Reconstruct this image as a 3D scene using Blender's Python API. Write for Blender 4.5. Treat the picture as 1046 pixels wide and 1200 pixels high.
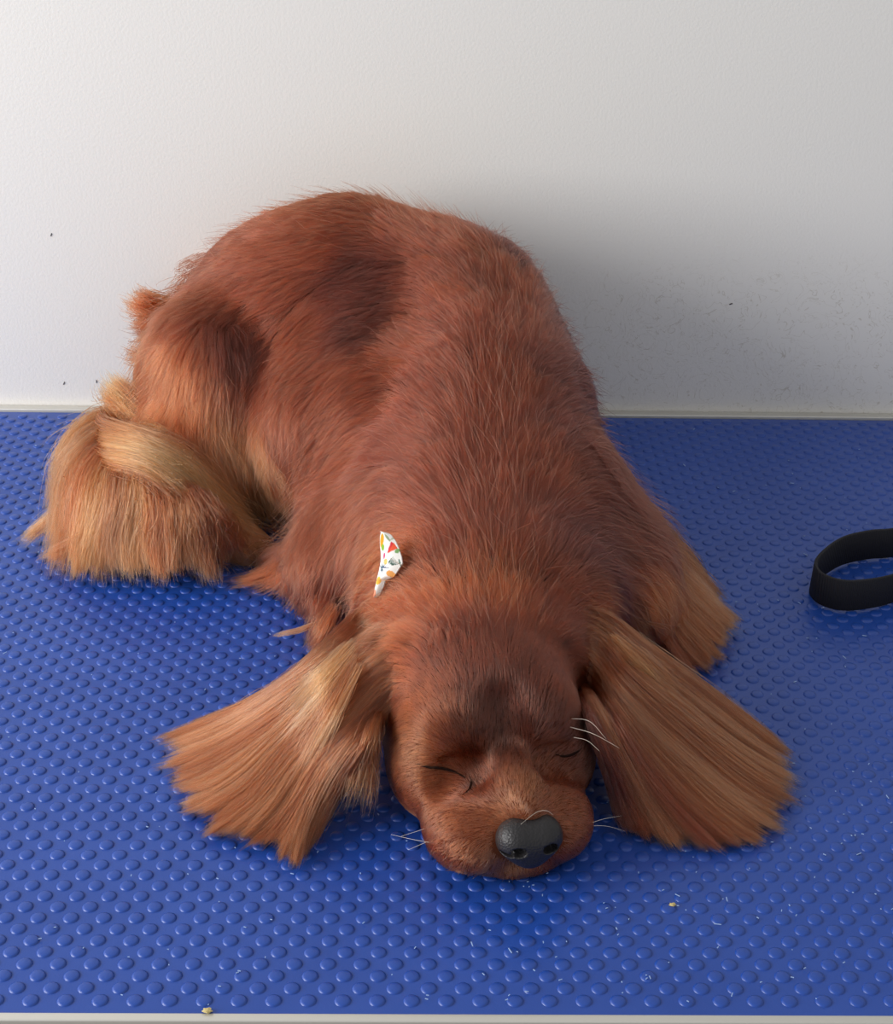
import bpy, math, random
import numpy as np
from mathutils import Vector, Matrix, Euler
for _o in list(bpy.data.objects): bpy.data.objects.remove(_o)
random.seed(7)
rng = np.random.default_rng(7)
scene = bpy.context.scene
COL = scene.collection

# ------------------------------------------------------------------ camera
CX, CY, FPX = 523.0, 600.0, 1918.07
PITCH, ROLL, YAW, CAMH = 0.47909, 0.01751, 0.01896, 0.51754
_cp, _sp = math.cos(PITCH), math.sin(PITCH)
CF = np.array([math.sin(YAW)*_cp, math.cos(YAW)*_cp, -_sp])
_R = np.array([math.cos(YAW), -math.sin(YAW), 0.0]); _U = np.cross(_R, CF)
CR = math.cos(ROLL)*_R + math.sin(ROLL)*_U
CU = -math.sin(ROLL)*_R + math.cos(ROLL)*_U
CAM = np.array([0.0, 0.0, CAMH])
cd = bpy.data.cameras.new('camera'); cam = bpy.data.objects.new('camera', cd); COL.objects.link(cam)
cd.sensor_fit = 'HORIZONTAL'; cd.sensor_width = 36.0; cd.lens = 36.0*FPX/1046.0
cd.clip_start = 0.02; cd.clip_end = 50
M4 = Matrix.Identity(4)
for i in range(3):
    M4[i][0] = CR[i]; M4[i][1] = CU[i]; M4[i][2] = -CF[i]; M4[i][3] = CAM[i]
cam.matrix_world = M4
scene.camera = cam

# ------------------------------------------------------------------ light
w = bpy.data.worlds.new('world'); scene.world = w; w.use_nodes = True
w.node_tree.nodes['Background'].inputs[0].default_value = (0.97, 0.975, 0.975, 1)
w.node_tree.nodes['Background'].inputs[1].default_value = 0.56
def area(name, loc, target, sx, sy, power, col):
    l = bpy.data.lights.new(name, 'AREA'); l.shape = 'RECTANGLE'; l.size = sx; l.size_y = sy
    l.energy = power; l.color = col
    o = bpy.data.objects.new(name, l); COL.objects.link(o); o.location = loc
    o.rotation_euler = (Vector(target)-Vector(loc)).to_track_quat('-Z', 'Y').to_euler()
    return o
area('window_light', (-1.6, 0.28, 0.66), (0.0, 0.95, 0.1), 1.2, 0.9, 38.0, (1.0, 0.982, 0.975))
scene.view_settings.view_transform = 'Standard'
scene.view_settings.look = 'None'
scene.view_settings.exposure = 0.0
scene.view_settings.gamma = 1.0
scene.view_settings.use_curve_mapping = False
scene.cycles.use_denoising = True
scene.cycles.max_bounces = 8
scene.cycles_curves.shape = 'RIBBONS'

# ------------------------------------------------------------------ helpers
def lin(r, g, b):
    f = lambda c: (c/255/12.92) if c/255 <= .04045 else ((c/255+.055)/1.055)**2.4
    return (f(r), f(g), f(b))
def ray(px, py):
    return CF + CR*((px-CX)/FPX) - CU*((py-CY)/FPX)
def atz(px, py, z=0.0):
    d = ray(px, py); return CAM + d*((z-CAMH)/d[2])
def project(P):
    d = np.asarray(P)-CAM; z = d@CF
    return np.stack([CX+FPX*(d@CR)/z, CY-FPX*(d@CU)/z], -1)
def tag(o, label=None, cat=None, group=None, kind=None):
    if label: o['label'] = label
    if cat: o['category'] = cat
    if group: o['group'] = group
    if kind: o['kind'] = kind
    return o
def link(o, parent=None):
    COL.objects.link(o)
    if parent: o.parent = parent
    return o
def mesh_obj(name, verts, faces, mat=None, parent=None, smooth=True):
    me = bpy.data.meshes.new(name)
    if isinstance(faces, np.ndarray):
        n, k = faces.shape
        me.vertices.add(len(verts)); me.vertices.foreach_set('co', np.asarray(verts, np.float32).ravel())
        me.loops.add(n*k); me.loops.foreach_set('vertex_index', faces.astype(np.int32).ravel())
        me.polygons.add(n); me.polygons.foreach_set('loop_start', np.arange(n, dtype=np.int32)*k)
        me.polygons.foreach_set('loop_total', np.full(n, k, np.int32))
        me.update(calc_edges=True); me.validate()
    else:
        me.from_pydata([tuple(v) for v in verts], [], faces); me.update()
    if mat: me.materials.append(mat)
    if smooth: me.polygons.foreach_set('use_smooth', [True]*len(me.polygons))
    return link(bpy.data.objects.new(name, me), parent)
def box(name, x0, x1, y0, y1, z0, z1, mat, parent=None, bevel=0.0):
    v = [(x, y, z) for z in (z0, z1) for y in (y0, y1) for x in (x0, x1)]
    f = [(0, 2, 3, 1), (4, 5, 7, 6), (0, 1, 5, 4), (2, 6, 7, 3), (0, 4, 6, 2), (1, 3, 7, 5)]
    o = mesh_obj(name, v, f, mat, parent, smooth=False)
    if bevel:
        m = o.modifiers.new('bevel', 'BEVEL'); m.width = bevel; m.segments = 3
        for p in o.data.polygons: p.use_smooth = True
    return o
def tube(name, pts, rad, mat, parent=None, seg=6):
    pts = np.asarray(pts, float); n = len(pts); V = []; Fc = []
    up = np.array([0.13, 0.31, 0.94])
    for i in range(n):
        t = pts[min(i+1, n-1)]-pts[max(i-1, 0)]; t /= np.linalg.norm(t)+1e-12
        a = np.cross(t, up); a /= np.linalg.norm(a)+1e-12; b = np.cross(a, t)
        r = rad[i] if hasattr(rad, '__len__') else rad
        for k in range(seg):
            q = 2*math.pi*k/seg; V.append(pts[i]+r*(math.cos(q)*a+math.sin(q)*b))
    for i in range(n-1):
        for k in range(seg):
            k2 = (k+1) % seg; Fc.append((i*seg+k, i*seg+k2, (i+1)*seg+k2, (i+1)*seg+k))
    Fc.append(tuple(range(seg))[::-1]); Fc.append(tuple((n-1)*seg+k for k in range(seg)))
    return mesh_obj(name, V, Fc, mat, parent)
def material(name, col, rough=0.5, spec=0.5):
    m = bpy.data.materials.new(name); m.use_nodes = True
    b = m.node_tree.nodes['Principled BSDF']
    b.inputs['Base Color'].default_value = (*col, 1); b.inputs['Roughness'].default_value = rough
    b.inputs['Specular IOR Level'].default_value = spec
    return m, m.node_tree, b
def node(nt, t, **kw):
    n = nt.nodes.new(t)
    for k, v in kw.items(): setattr(n, k, v)
    return n
def noise(nt, scale, detail=3, rough=.5, co=None, mapscale=None):
    n = node(nt, 'ShaderNodeTexNoise'); n.inputs['Scale'].default_value = scale
    n.inputs['Detail'].default_value = detail; n.inputs['Roughness'].default_value = rough
    tc = node(nt, 'ShaderNodeTexCoord'); out = tc.outputs['Object']
    if mapscale:
        mp = node(nt, 'ShaderNodeMapping'); mp.inputs['Scale'].default_value = mapscale
        nt.links.new(out, mp.inputs[0]); out = mp.outputs[0]
    nt.links.new(out, n.inputs['Vector'])
    return n
def bump(nt, b, src, strength, dist):
    bp = node(nt, 'ShaderNodeBump'); bp.inputs['Strength'].default_value = strength
    bp.inputs['Distance'].default_value = dist
    nt.links.new(src, bp.inputs['Height']); nt.links.new(bp.outputs[0], b.inputs['Normal'])
    return bp
def ramp(nt, src, stops):
    r = node(nt, 'ShaderNodeValToRGB'); e = r.color_ramp.elements
    while len(e) < len(stops): e.new(0.5)
    for i, (p, c) in enumerate(stops):
        e[i].position = p; e[i].color = (*c, 1)
    nt.links.new(src, r.inputs[0]); return r
def mix(nt, fac, a, b, mode='MIX'):
    m = node(nt, 'ShaderNodeMix', data_type='RGBA', blend_type=mode)
    for s, v in ((0, fac), (6, a), (7, b)):
        if hasattr(v, 'is_output'): nt.links.new(v, m.inputs[s])
        elif s == 0: m.inputs[0].default_value = v
        else: m.inputs[s].default_value = (*v, 1)
    return m.outputs[2]

# ------------------------------------------------------------------ materials
WALL, nt, b = material('painted_wall', lin(214, 212, 208), 0.55, 0.4)
n1 = noise(nt, 480, 3, .55); n2 = noise(nt, 2.2, 3, .5); n3 = noise(nt, 90, 5, .75, mapscale=(1, 1, .5))
sc = ramp(nt, n3.outputs[0], [(.25, (.86, .85, .83)), (.31, (1, 1, 1))])
mul = mix(nt, 1.0, lin(228, 226, 222), sc.outputs[0], 'MULTIPLY')
n4 = noise(nt, 55, 2, .5); n4.inputs['Distortion'].default_value = 2.5
hl = ramp(nt, n4.outputs[0], [(.486, (1, 1, 1)), (.497, (.74, .71, .66)), (.508, (1, 1, 1))])
# stray clipped hairs stuck to the lower right of the wall
tc = node(nt, 'ShaderNodeTexCoord'); sp_ = node(nt, 'ShaderNodeSeparateXYZ'); nt.links.new(tc.outputs['Object'], sp_.inputs[0])
m1 = node(nt, 'ShaderNodeMapRange'); m1.inputs[1].default_value = .14; m1.inputs[2].default_value = .02; nt.links.new(sp_.outputs[2], m1.inputs[0])
m2 = node(nt, 'ShaderNodeMapRange'); m2.inputs[1].default_value = .02; m2.inputs[2].default_value = .2; nt.links.new(sp_.outputs[0], m2.inputs[0])
mm_ = node(nt, 'ShaderNodeMath', operation='MULTIPLY'); nt.links.new(m1.outputs[0], mm_.inputs[0]); nt.links.new(m2.outputs[0], mm_.inputs[1])
n5 = noise(nt, 16, 3, .6); m3 = node(nt, 'ShaderNodeMath', operation='MULTIPLY'); nt.links.new(mm_.outputs[0], m3.inputs[0]); nt.links.new(n5.outputs[0], m3.inputs[1])
m4 = node(nt, 'ShaderNodeMath', operation='MULTIPLY'); m4.use_clamp = True; m4.inputs[1].default_value = 5; nt.links.new(m3.outputs[0], m4.inputs[0])
mul = mix(nt, m4.outputs[0], mul, mix(nt, 1.0, mul, hl.outputs[0], 'MULTIPLY'))
nt.links.new(mul, b.inputs['Base Color'])
bump(nt, b, n1.outputs[0], .28, .0007)
MAT, nt, b = material('blue_rubber', lin(50, 86, 178), 0.34, 0.50)
n1 = noise(nt, 900, 3, .6); n2 = noise(nt, 14, 4, .6)
c = ramp(nt, n2.outputs[0], [(.3, lin(22, 64, 148)), (.7, lin(32, 72, 158))])
nt.links.new(c.outputs[0], b.inputs['Base Color']); bump(nt, b, n1.outputs[0], .3, .0003)
ALU, nt, b = material('brushed_aluminium', lin(205, 203, 196), 0.38, 0.5)
b.inputs['Metallic'].default_value = .55
n1 = noise(nt, 60, 3, .5, mapscale=(.02, 6, 6)); bump(nt, b, n1.outputs[0], .15, .0005)
BOARD, nt, b = material('dark_board', lin(70, 62, 58), .6)
n1 = noise(nt, 40, 3, .5); bump(nt, b, n1.outputs[0], .2, .001)
STEEL, nt, b = material('table_steel', lin(150, 150, 150), .35); b.inputs['Metallic'].default_value = .9
n1 = noise(nt, 50, 2, .5); bump(nt, b, n1.outputs[0], .05, .001)
FLOOR, nt, b = material('floor_tile', lin(120, 112, 104), .5)
n1 = noise(nt, 6, 5, .6); c = ramp(nt, n1.outputs[0], [(.3, lin(98, 90, 84)), (.7, lin(132, 124, 116))])
nt.links.new(c.outputs[0], b.inputs['Base Color'])
LEASHM, nt, b = material('black_nylon', lin(26, 26, 32), .7, .3)
wv = node(nt, 'ShaderNodeTexWave'); wv.inputs['Scale'].default_value = 260; wv.inputs['Distortion'].default_value = .6
tc = node(nt, 'ShaderNodeTexCoord'); nt.links.new(tc.outputs['Object'], wv.inputs['Vector']); bump(nt, b, wv.outputs['Fac'], .5, .0006)
SKIN, nt, b = material('dog_skin', lin(96, 44, 26), .75, .2)
at = node(nt, 'ShaderNodeAttribute'); at.attribute_name = 'fur'
n1 = noise(nt, 320, 3, .6)
mm = mix(nt, .35, at.outputs['Color'], n1.outputs[0], 'MULTIPLY'); nt.links.new(mm, b.inputs['Base Color'])
bump(nt, b, n1.outputs[0], .4, .001)
NOSE, nt, b = material('nose_leather', lin(34, 32, 34), .45, .45)
vo = node(nt, 'ShaderNodeTexVoronoi'); vo.inputs['Scale'].default_value = 900
tc = node(nt, 'ShaderNodeTexCoord'); nt.links.new(tc.outputs['Object'], vo.inputs['Vector']); bump(nt, b, vo.outputs['Distance'], .5, .0005)
LID, nt, b = material('eye_rim', lin(30, 15, 11), .7, .08)
n1 = noise(nt, 500, 2); bump(nt, b, n1.outputs[0], .2, .0002)
WHISK, nt, b = material('whisker_hair', lin(225, 215, 200), .4)
n1 = noise(nt, 500, 2); bump(nt, b, n1.outputs[0], .1, .0001)
PRINT, nt, b = material('printed_cotton', (1, 1, 1), .8, .2)
at = node(nt, 'ShaderNodeAttribute'); at.attribute_name = 'print'; nt.links.new(at.outputs['Color'], b.inputs['Base Color'])
n1 = noise(nt, 2500, 2); bump(nt, b, n1.outputs[0], .2, .0002)
CRUMB, nt, b = material('crumb', lin(196, 178, 120), .7)
n1 = noise(nt, 1200, 2); bump(nt, b, n1.outputs[0], .5, .0005)
LINT, nt, b = material('lint', lin(150, 175, 215), .7)
n1 = noise(nt, 1200, 2); bump(nt, b, n1.outputs[0], .5, .0005)
FUR = bpy.data.materials.new('fur'); FUR.use_nodes = True; nt = FUR.node_tree; nt.nodes.clear()
out = node(nt, 'ShaderNodeOutputMaterial'); hb = node(nt, 'ShaderNodeBsdfHairPrincipled')
hb.parametrization = 'COLOR'
hb.inputs['Roughness'].default_value = .30; hb.inputs['Radial Roughness'].default_value = .55
at = node(nt, 'ShaderNodeAttribute'); at.attribute_name = 'fur'
hi = node(nt, 'ShaderNodeHairInfo')
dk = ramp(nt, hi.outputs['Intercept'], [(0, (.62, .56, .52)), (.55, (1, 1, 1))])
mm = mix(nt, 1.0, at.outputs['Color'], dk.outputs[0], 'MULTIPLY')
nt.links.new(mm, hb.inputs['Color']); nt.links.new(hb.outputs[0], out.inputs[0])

# ------------------------------------------------------------------ room
YF, YB = 0.5263, 1.1578           # front and back edge of the mat
FZ = -0.85
tag(box('wall_back', -1.8, 2.0, 1.1665, 1.30, FZ, 1.6, WALL), kind='structure')
tag(box('floor', -1.8, 2.0, -1.2, 1.1665, FZ-.05, FZ, FLOOR), kind='structure')

# ------------------------------------------------------------------ table
table = tag(bpy.data.objects.new('grooming_table', None), 'long grooming table against the wall with studded blue rubber top', 'table')
link(table); table.location = (0, (YF+YB)/2, FZ); bpy.context.view_layer.update()
TI = Matrix.Translation(-Vector(table.location))
def tpart(o, parent=table):
    o.parent = parent; o.matrix_parent_inverse = TI; return o
TX0, TX1 = -.58, .62
tpart(box('board', TX0, TX1, YF+.004, YB-.001, -.028, -.003, BOARD))
mat = tpart(box('rubber_mat', TX0, TX1, YF, YB-.0012, -.003, 0.0, MAT))
tpart(box('edge_trim', TX0-.004, TX1+.004, YF-.0045, YF+.0002, -.0036, .0002, ALU, bevel=.0006))
tpart(box('edge_trim', TX0-.004, TX1+.004, YB, YB+.0082, -.02, .0022, ALU, bevel=.0008))
for x in (TX0+.04, TX1-.04):
    for y in (YF+.05, YB-.05):
        tpart(tube('leg', [(x, y, -.028), (x, y, FZ)], .016, STEEL, seg=16))
# studs of the mat: lattice 15 mm x 7.5 mm, alternate rows offset
SX, SY, SROT, PIT = -0.16625, 0.53357, 0.0036, .015
seg = 14
def stud_geo():
    V = []; R = [(.00375, 0.0), (.0034, .00055), (.0026, .00082)]
    for r, z in R:
        for k in range(seg):
            q = 2*math.pi*k/seg; V.append((r*math.cos(q), r*math.sin(q), z))
    V.append((0, 0, .00092)); F = []
    for i in range(2):
        for k in range(seg):
            k2 = (k+1) % seg
            F.append((i*seg+k, i*seg+k2, (i+1)*seg+k2)); F.append((i*seg+k, (i+1)*seg+k2, (i+1)*seg+k))
    for k in range(seg): F.append((2*seg+k, 2*seg+(k+1) % seg, 3*seg))
    return np.array(V), np.array(F)
sv, sf = stud_geo()
spots = []
for j in range(-1, 84):
    for i in range(-34, 58):
        gx = (i+.5*(j % 2))*PIT; gy = j*PIT*.5
        x = SX+gx*math.cos(SROT)-gy*math.sin(SROT); y = SY+gx*math.sin(SROT)+gy*math.cos(SROT)
        if TX0+.006 < x < TX1-.006 and YF+.0045 < y < YB-.005: spots.append((x, y))
spots.sort(key=lambda s: (round(s[1], 3), s[0]))
near, far = [], []
for s in spots:
    p = project(np.array([s[0], s[1], 0]))
    seen = 2 < p[0] < 1044 and p[1] < 1198
    hidden = 505 < p[0] < 690 and p[1] < 1030
    (near if seen and not hidden and len(near) < 300 else far).append(s)
stud_me = None
for s in near:
    if stud_me is None:
        o = mesh_obj('stud', sv, sf, MAT); stud_me = o.data
    else:
        o = bpy.data.objects.new('stud', stud_me); COL.objects.link(o)
    o.parent = mat; o.location = (s[0], s[1], 0)
fa = np.array(far); V = (sv[None]+np.concatenate([fa, np.zeros((len(fa), 1))], 1)[:, None]).reshape(-1, 3)
F = (sf[None]+(np.arange(len(fa))*len(sv))[:, None, None]).reshape(-1, 3)
o = mesh_obj('studs', V, F, MAT, mat); tag(o, kind='stuff')

# ------------------------------------------------------------------ dog body (implicit surface)
H = .002
LO = np.array([-.30, .575, -.012]); HI = np.array([.26, 1.166, .262])
N = np.ceil((HI-LO)/H).astype(int)+1
ax = [(LO[i]+np.arange(N[i])*H).astype(np.float32) for i in range(3)]
F = np.full(tuple(N), .05, np.float32)
def region(c0, c1, pad):
    s = []
    for i in range(3):
        a = int(max(0, math.floor((min(c0[i], c1[i])-pad-LO[i])/H))); bb = int(min(N[i], math.ceil((max(c0[i], c1[i])+pad-LO[i])/H)+1))
        s.append(slice(a, max(a, bb)))
    return tuple(s)
def apply(sl, d, k, sub=False):
    f = F[sl]
    if sub:
        h = np.clip(.5-.5*(f+d)/k, 0, 1); F[sl] = f*(1-h)+(-d)*h+k*h*(1-h)
    else:
        h = np.clip(.5+.5*(d-f)/k, 0, 1); F[sl] = d*(1-h)+f*h-k*h*(1-h)
def grid(sl):
    return ax[0][sl[0]][:, None, None], ax[1][sl[1]][None, :, None], ax[2][sl[2]][None, None, :]
def ell(c, r, k=.012, rot=(0, 0, 0), sub=False):
    R = np.array(Euler([math.radians(a) for a in rot]).to_matrix())
    ext = np.sqrt((R**2)@(np.array(r)**2)); c = np.array(c, float)
    sl = region(c-ext, c+ext, k*1.2+.03 if not sub else k*1.2)
    X, Y, Z = grid(sl); X = X-c[0]; Y = Y-c[1]; Z = Z-c[2]
    u = [(R[0, i]*X+R[1, i]*Y+R[2, i]*Z) for i in range(3)]
    k0 = np.sqrt((u[0]/r[0])**2+(u[1]/r[1])**2+(u[2]/r[2])**2)
    k1 = np.sqrt((u[0]/r[0]**2)**2+(u[1]/r[1]**2)**2+(u[2]/r[2]**2)**2)+1e-6
    apply(sl, k0*(k0-1)/k1, k, sub)
def cone(a, b, r0, r1, k=.012, sub=False):
    a = np.array(a, float); b = np.array(b, float); rm = max(r0, r1)
    sl = region(np.minimum(a, b), np.maximum(a, b), rm+(k*1.2+.03 if not sub else k*1.2))
    X, Y, Z = grid(sl); ab = b-a; L = ab@ab+1e-12
    t = np.clip(((X-a[0])*ab[0]+(Y-a[1])*ab[1]+(Z-a[2])*ab[2])/L, 0, 1)
    d = np.sqrt((X-a[0]-t*ab[0])**2+(Y-a[1]-t*ab[1])**2+(Z-a[2]-t*ab[2])**2)-(r0+(r1-r0)*t)
    apply(sl, d, k, sub)
# trunk
ell((-.050, 1.070, .105), (.080, .080, .090), .03)                 # pelvis
ell((-.105, 1.080, .095), (.060, .065, .075), .03)                 # left hip
ell((.018, 1.040, .098), (.076, .085, .088), .03)                  # loin
ell((.036, .965, .080), (.076, .095, .078), .03)                   # ribs
ell((.043, .875, .060), (.088, .080, .064), .03)                   # shoulders
ell((.040, .790, .050), (.074, .075, .056), .03)                   # neck
ell((-.060, 1.010, .062), (.050, .085, .068), .018, (0, 0, -8))    # left flank
ell((-.140, 1.045, .066), (.052, .075, .070), .012, (0, 0, 15))    # left thigh
ell((-.150, 1.000, .035), (.050, .060, .035), .02)
ell((-.020, .900, .035), (.055, .075, .040), .02)                  # left shoulder, elbow
cone((-.050, .860, .022), (-.085, .905, .010), .022, .010, .015)   # left forearm
ell((.125, .860, .030), (.030, .070, .035), .02)                   # right elbow
cone((.120, .830, .020), (.160, .835, .010), .022, .010, .015)
ell((-.030, .985, .078), (.050, .075, .068), .025)                 # rib cage on the left
_h = atz(446, 342, .178); ell(_h, (.026, .034, .018), .035, sub=True)   # hollow in front of the hip
# tail mound
cone((-.155, 1.075, .035), (-.215, 1.010, .028), .026, .024, .015)
cone((-.215, 1.010, .026), (-.160, .955, .022), .026, .022, .015)
cone((-.160, .955, .022), (-.110, .925, .012), .022, .010, .015)
# head
HO = np.array([.031, .704, 0.0]); HA = math.radians(13); ca, sa = math.cos(HA), math.sin(HA)
def hp(x, f, z): return (HO[0]+x*ca+f*sa, HO[1]+x*sa-f*ca, z)
HR = 13
ell(hp(-.001, -.006, .050), (.051, .052, .041), .024, (0, 0, HR))      # skull
cone(hp(-.038, -.012, .060), hp(-.064, -.010, .040), .016, .009, .016)   # ear roots
cone(hp(.038, -.012, .060), hp(.064, -.010, .040), .016, .009, .016)
ell(hp(0, .022, .050), (.040, .034, .034), .012, (0, 0, HR))       # forehead
for s in (-1, 1):
    ell(hp(s*.022, .036, .058), (.019, .016, .016), .010, (0, 0, HR))   # brows
    ell(hp(s*.034, .028, .028), (.019, .030, .026), .012, (0, 0, HR))   # cheeks
    ell(hp(s*.0265, .044, .041), (.013, .010, .011), .006, (0, 0, HR))  # closed eyes
    ell(hp(s*.0195-.0025, .070, .019), (.0225, .028, .019), .010, (0, 0, HR))   # flews
ell(hp(0, .062, .029), (.026, .034, .021), .010, (0, 0, HR))       # muzzle
ell(hp(0, .076, .006), (.022, .020, .010), .006, (0, 0, HR))       # chin
cone(hp(-.001, .046, .073), hp(-.001, .059, .056), .004, .004, .016, sub=True)   # stop
ell(hp(.001, .070, .042), (.011, .028, .010), .008, (0, 0, HR))    # bridge of the muzzle
for s in (-1, 1):
    cone(hp(s*.038, .044, .0455), hp(s*.016, .057, .047), .0008, .0012, .006, sub=True)   # eye slit
    cone(hp(s*.031, .062, .040), hp(s*.018, .066, .044), .003, .003, .016, sub=True)      # below the eye
    cone(hp(s*.017, .0575, .045), hp(s*.015, .063, .040), .0008, .0008, .008, sub=True)      # inner corner
cone(hp(0, .102, .020), hp(0, .101, .000), .0022, .0050, .006, sub=True)   # lip split
F = np.maximum(F, (.0012-ax[2])[None, None, :]*1.0)                # flat where it lies on the mat
# blur a little
for a in range(3): F = (np.roll(F, 1, a)+np.roll(F, -1, a)+2*F)/4
def surface_nets(F, LO, H):
    S = F < 0; n = F.shape; a = S[:-1, :-1, :-1]; cnt = np.zeros(a.shape, np.int8)
    for dx in (0, 1):
        for dy in (0, 1):
            for dz in (0, 1): cnt += S[dx:n[0]-1+dx, dy:n[1]-1+dy, dz:n[2]-1+dz]
    act = (cnt > 0) & (cnt < 8); idx = -np.ones(act.shape, np.int64); C = np.argwhere(act)
    idx[act] = np.arange(len(C)); acc = np.zeros((len(C), 3)); num = np.zeros(len(C))
    cs = [(i, j, k) for i in (0, 1) for j in (0, 1) for k in (0, 1)]
    for p in cs:
        for q in cs:
            if sum(abs(p[i]-q[i]) for i in range(3)) == 1 and p < q:
                fp = F[C[:, 0]+p[0], C[:, 1]+p[1], C[:, 2]+p[2]]; fq = F[C[:, 0]+q[0], C[:, 1]+q[1], C[:, 2]+q[2]]
                m = (fp < 0) != (fq < 0); t = np.where(m, fp/(fp-fq+1e-20), 0)
                P = np.array(p)+t[:, None]*(np.array(q)-np.array(p)); acc += P*m[:, None]; num += m
    V = LO+(C+acc/num[:, None])*H; Q = []
    for axis in range(3):
        u, v = [(1, 2), (2, 0), (0, 1)][axis]
        s0 = [slice(None)]*3; s1 = [slice(None)]*3; s0[axis] = slice(0, -1); s1[axis] = slice(1, None)
        A = S[tuple(s0)]; B = S[tuple(s1)]; E = np.argwhere(A != B)
        ok = (E[:, u] > 0) & (E[:, v] > 0) & (E[:, u] < n[u]-1) & (E[:, v] < n[v]-1); E = E[ok]
        fl = A[E[:, 0], E[:, 1], E[:, 2]]
        def cell(du, dv):
            c = E.copy(); c[:, u] -= du; c[:, v] -= dv; return idx[c[:, 0], c[:, 1], c[:, 2]]
        q = np.stack([cell(1, 1), cell(0, 1), cell(0, 0), cell(1, 0)], 1)
        q[~fl] = q[~fl][:, ::-1]; Q.append(q)
    return V, np.concatenate(Q)
G = np.stack(np.gradient(F, H), -1).astype(np.float32)
def samp(P):
    q = (P-LO)/H; q = np.clip(q, 0, np.array(N)-1.001); i = q.astype(int); f = q-i
    d = 0; g = 0
    for a in (0, 1):
        for b_ in (0, 1):
            for c_ in (0, 1):
                wt = (f[:, 0] if a else 1-f[:, 0])*(f[:, 1] if b_ else 1-f[:, 1])*(f[:, 2] if c_ else 1-f[:, 2])
                I = (i[:, 0]+a, i[:, 1]+b_, i[:, 2]+c_)
                d = d+wt*F[I]; g = g+wt[:, None]*G[I]
    return d, g/(np.linalg.norm(g, axis=1, keepdims=True)+1e-9)
BV, BQ = surface_nets(F, LO, H)

# ---- colours of the coat, some with shade painted in
PAL = dict(s=lin(106, 52, 27), u=lin(126, 70, 42), r=lin(96, 40, 22), d=lin(76, 33, 24), o=lin(132, 60, 30), g=lin(144, 82, 48), p=lin(192, 118, 72), k=lin(56, 25, 16), t=lin(162, 92, 52))  # k: darker fur at the stop, with some of its shade painted in
# coat guides: pixel, pixel direction of hair flow, length (mm), colour; d paints shade into the right side, hip hollow and thigh crease
CG = '''575 700 0 -1 15 o|540 660 -.3 -1 20 r|610 650 .2 -1 20 r|575 600 0 -1 22 r|570 540 -.05 -1 22 r|585 470 0 -1 20 r|600 400 0 -1 18 r|610 345 -.2 -1 16 r|560 300 -.8 -.6 15 r|500 265 -1 -.4 16 r|430 240 -1 -.1 16 r
520 600 -.8 -.7 22 r|480 540 -1 -.35 20 r|520 470 -.8 -.7 18 r|500 400 -1 -.1 15 r|540 360 -1 -.6 14 r|440 460 -1 .5 16 r|400 520 -.6 1 18 r|350 560 -.1 1 22 r|330 480 -.2 1 18 r|400 440 -.8 .8 15 r|440 380 -.9 .5 13 d|430 330 -1 .3 12 d|360 380 -.7 .8 15 r|320 330 -1 .4 15 r|300 280 -1 .3 14 r|250 300 -1 .5 16 r|380 280 -1 .2 15 r|240 350 -.9 .8 20 r|280 400 .1 1 20 d
440 580 -.6 .9 20 r|400 640 -.3 1 22 r|360 640 -.2 1 26 r|380 720 -.1 1 22 o|430 660 -.4 1 20 r|470 640 -.8 .6 18 o|460 690 -.9 .5 16 o|340 680 -.8 .6 26 r|410 740 -.3 1 16 o
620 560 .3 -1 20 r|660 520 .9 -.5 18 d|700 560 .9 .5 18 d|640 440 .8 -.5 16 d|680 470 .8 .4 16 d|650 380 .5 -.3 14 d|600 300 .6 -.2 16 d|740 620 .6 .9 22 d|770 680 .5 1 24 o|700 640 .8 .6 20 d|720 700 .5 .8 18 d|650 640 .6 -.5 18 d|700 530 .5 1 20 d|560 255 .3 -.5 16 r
190 340 -.3 -.9 26 r|170 380 -.7 .2 26 o|190 430 -.5 .7 28 o|230 430 -.2 1 28 o|260 490 .4 1 34 g|300 520 .4 1 34 g|210 480 .2 1 24 o|150 460 -.5 -.6 26 p|300 440 .1 1 24 r|330 560 .2 1 30 o
150 520 .8 .3 26 p|110 540 -.4 .6 30 t|90 590 -.5 .8 32 g|130 620 -.2 1 34 g|190 600 .1 1 34 g|250 590 .7 .8 30 t|290 630 .7 .8 26 g|230 650 .2 1 30 o|180 660 0 1 26 g
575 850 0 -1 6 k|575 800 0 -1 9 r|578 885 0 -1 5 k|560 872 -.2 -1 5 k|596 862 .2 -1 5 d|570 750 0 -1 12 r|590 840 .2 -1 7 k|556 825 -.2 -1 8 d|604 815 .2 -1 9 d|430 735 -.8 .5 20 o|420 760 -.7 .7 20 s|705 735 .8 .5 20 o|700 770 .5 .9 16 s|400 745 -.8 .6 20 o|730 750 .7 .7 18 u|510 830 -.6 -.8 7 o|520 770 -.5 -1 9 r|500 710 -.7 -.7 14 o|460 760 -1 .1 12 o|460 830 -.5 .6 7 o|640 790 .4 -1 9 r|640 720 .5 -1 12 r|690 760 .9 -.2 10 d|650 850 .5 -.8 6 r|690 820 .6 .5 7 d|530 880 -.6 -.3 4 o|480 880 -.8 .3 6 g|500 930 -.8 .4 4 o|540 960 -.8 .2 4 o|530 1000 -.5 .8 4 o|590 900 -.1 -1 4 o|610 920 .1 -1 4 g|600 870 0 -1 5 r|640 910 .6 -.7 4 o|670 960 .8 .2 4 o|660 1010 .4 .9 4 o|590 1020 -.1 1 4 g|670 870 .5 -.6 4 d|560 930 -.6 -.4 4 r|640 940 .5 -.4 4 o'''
bodyT = None
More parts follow.
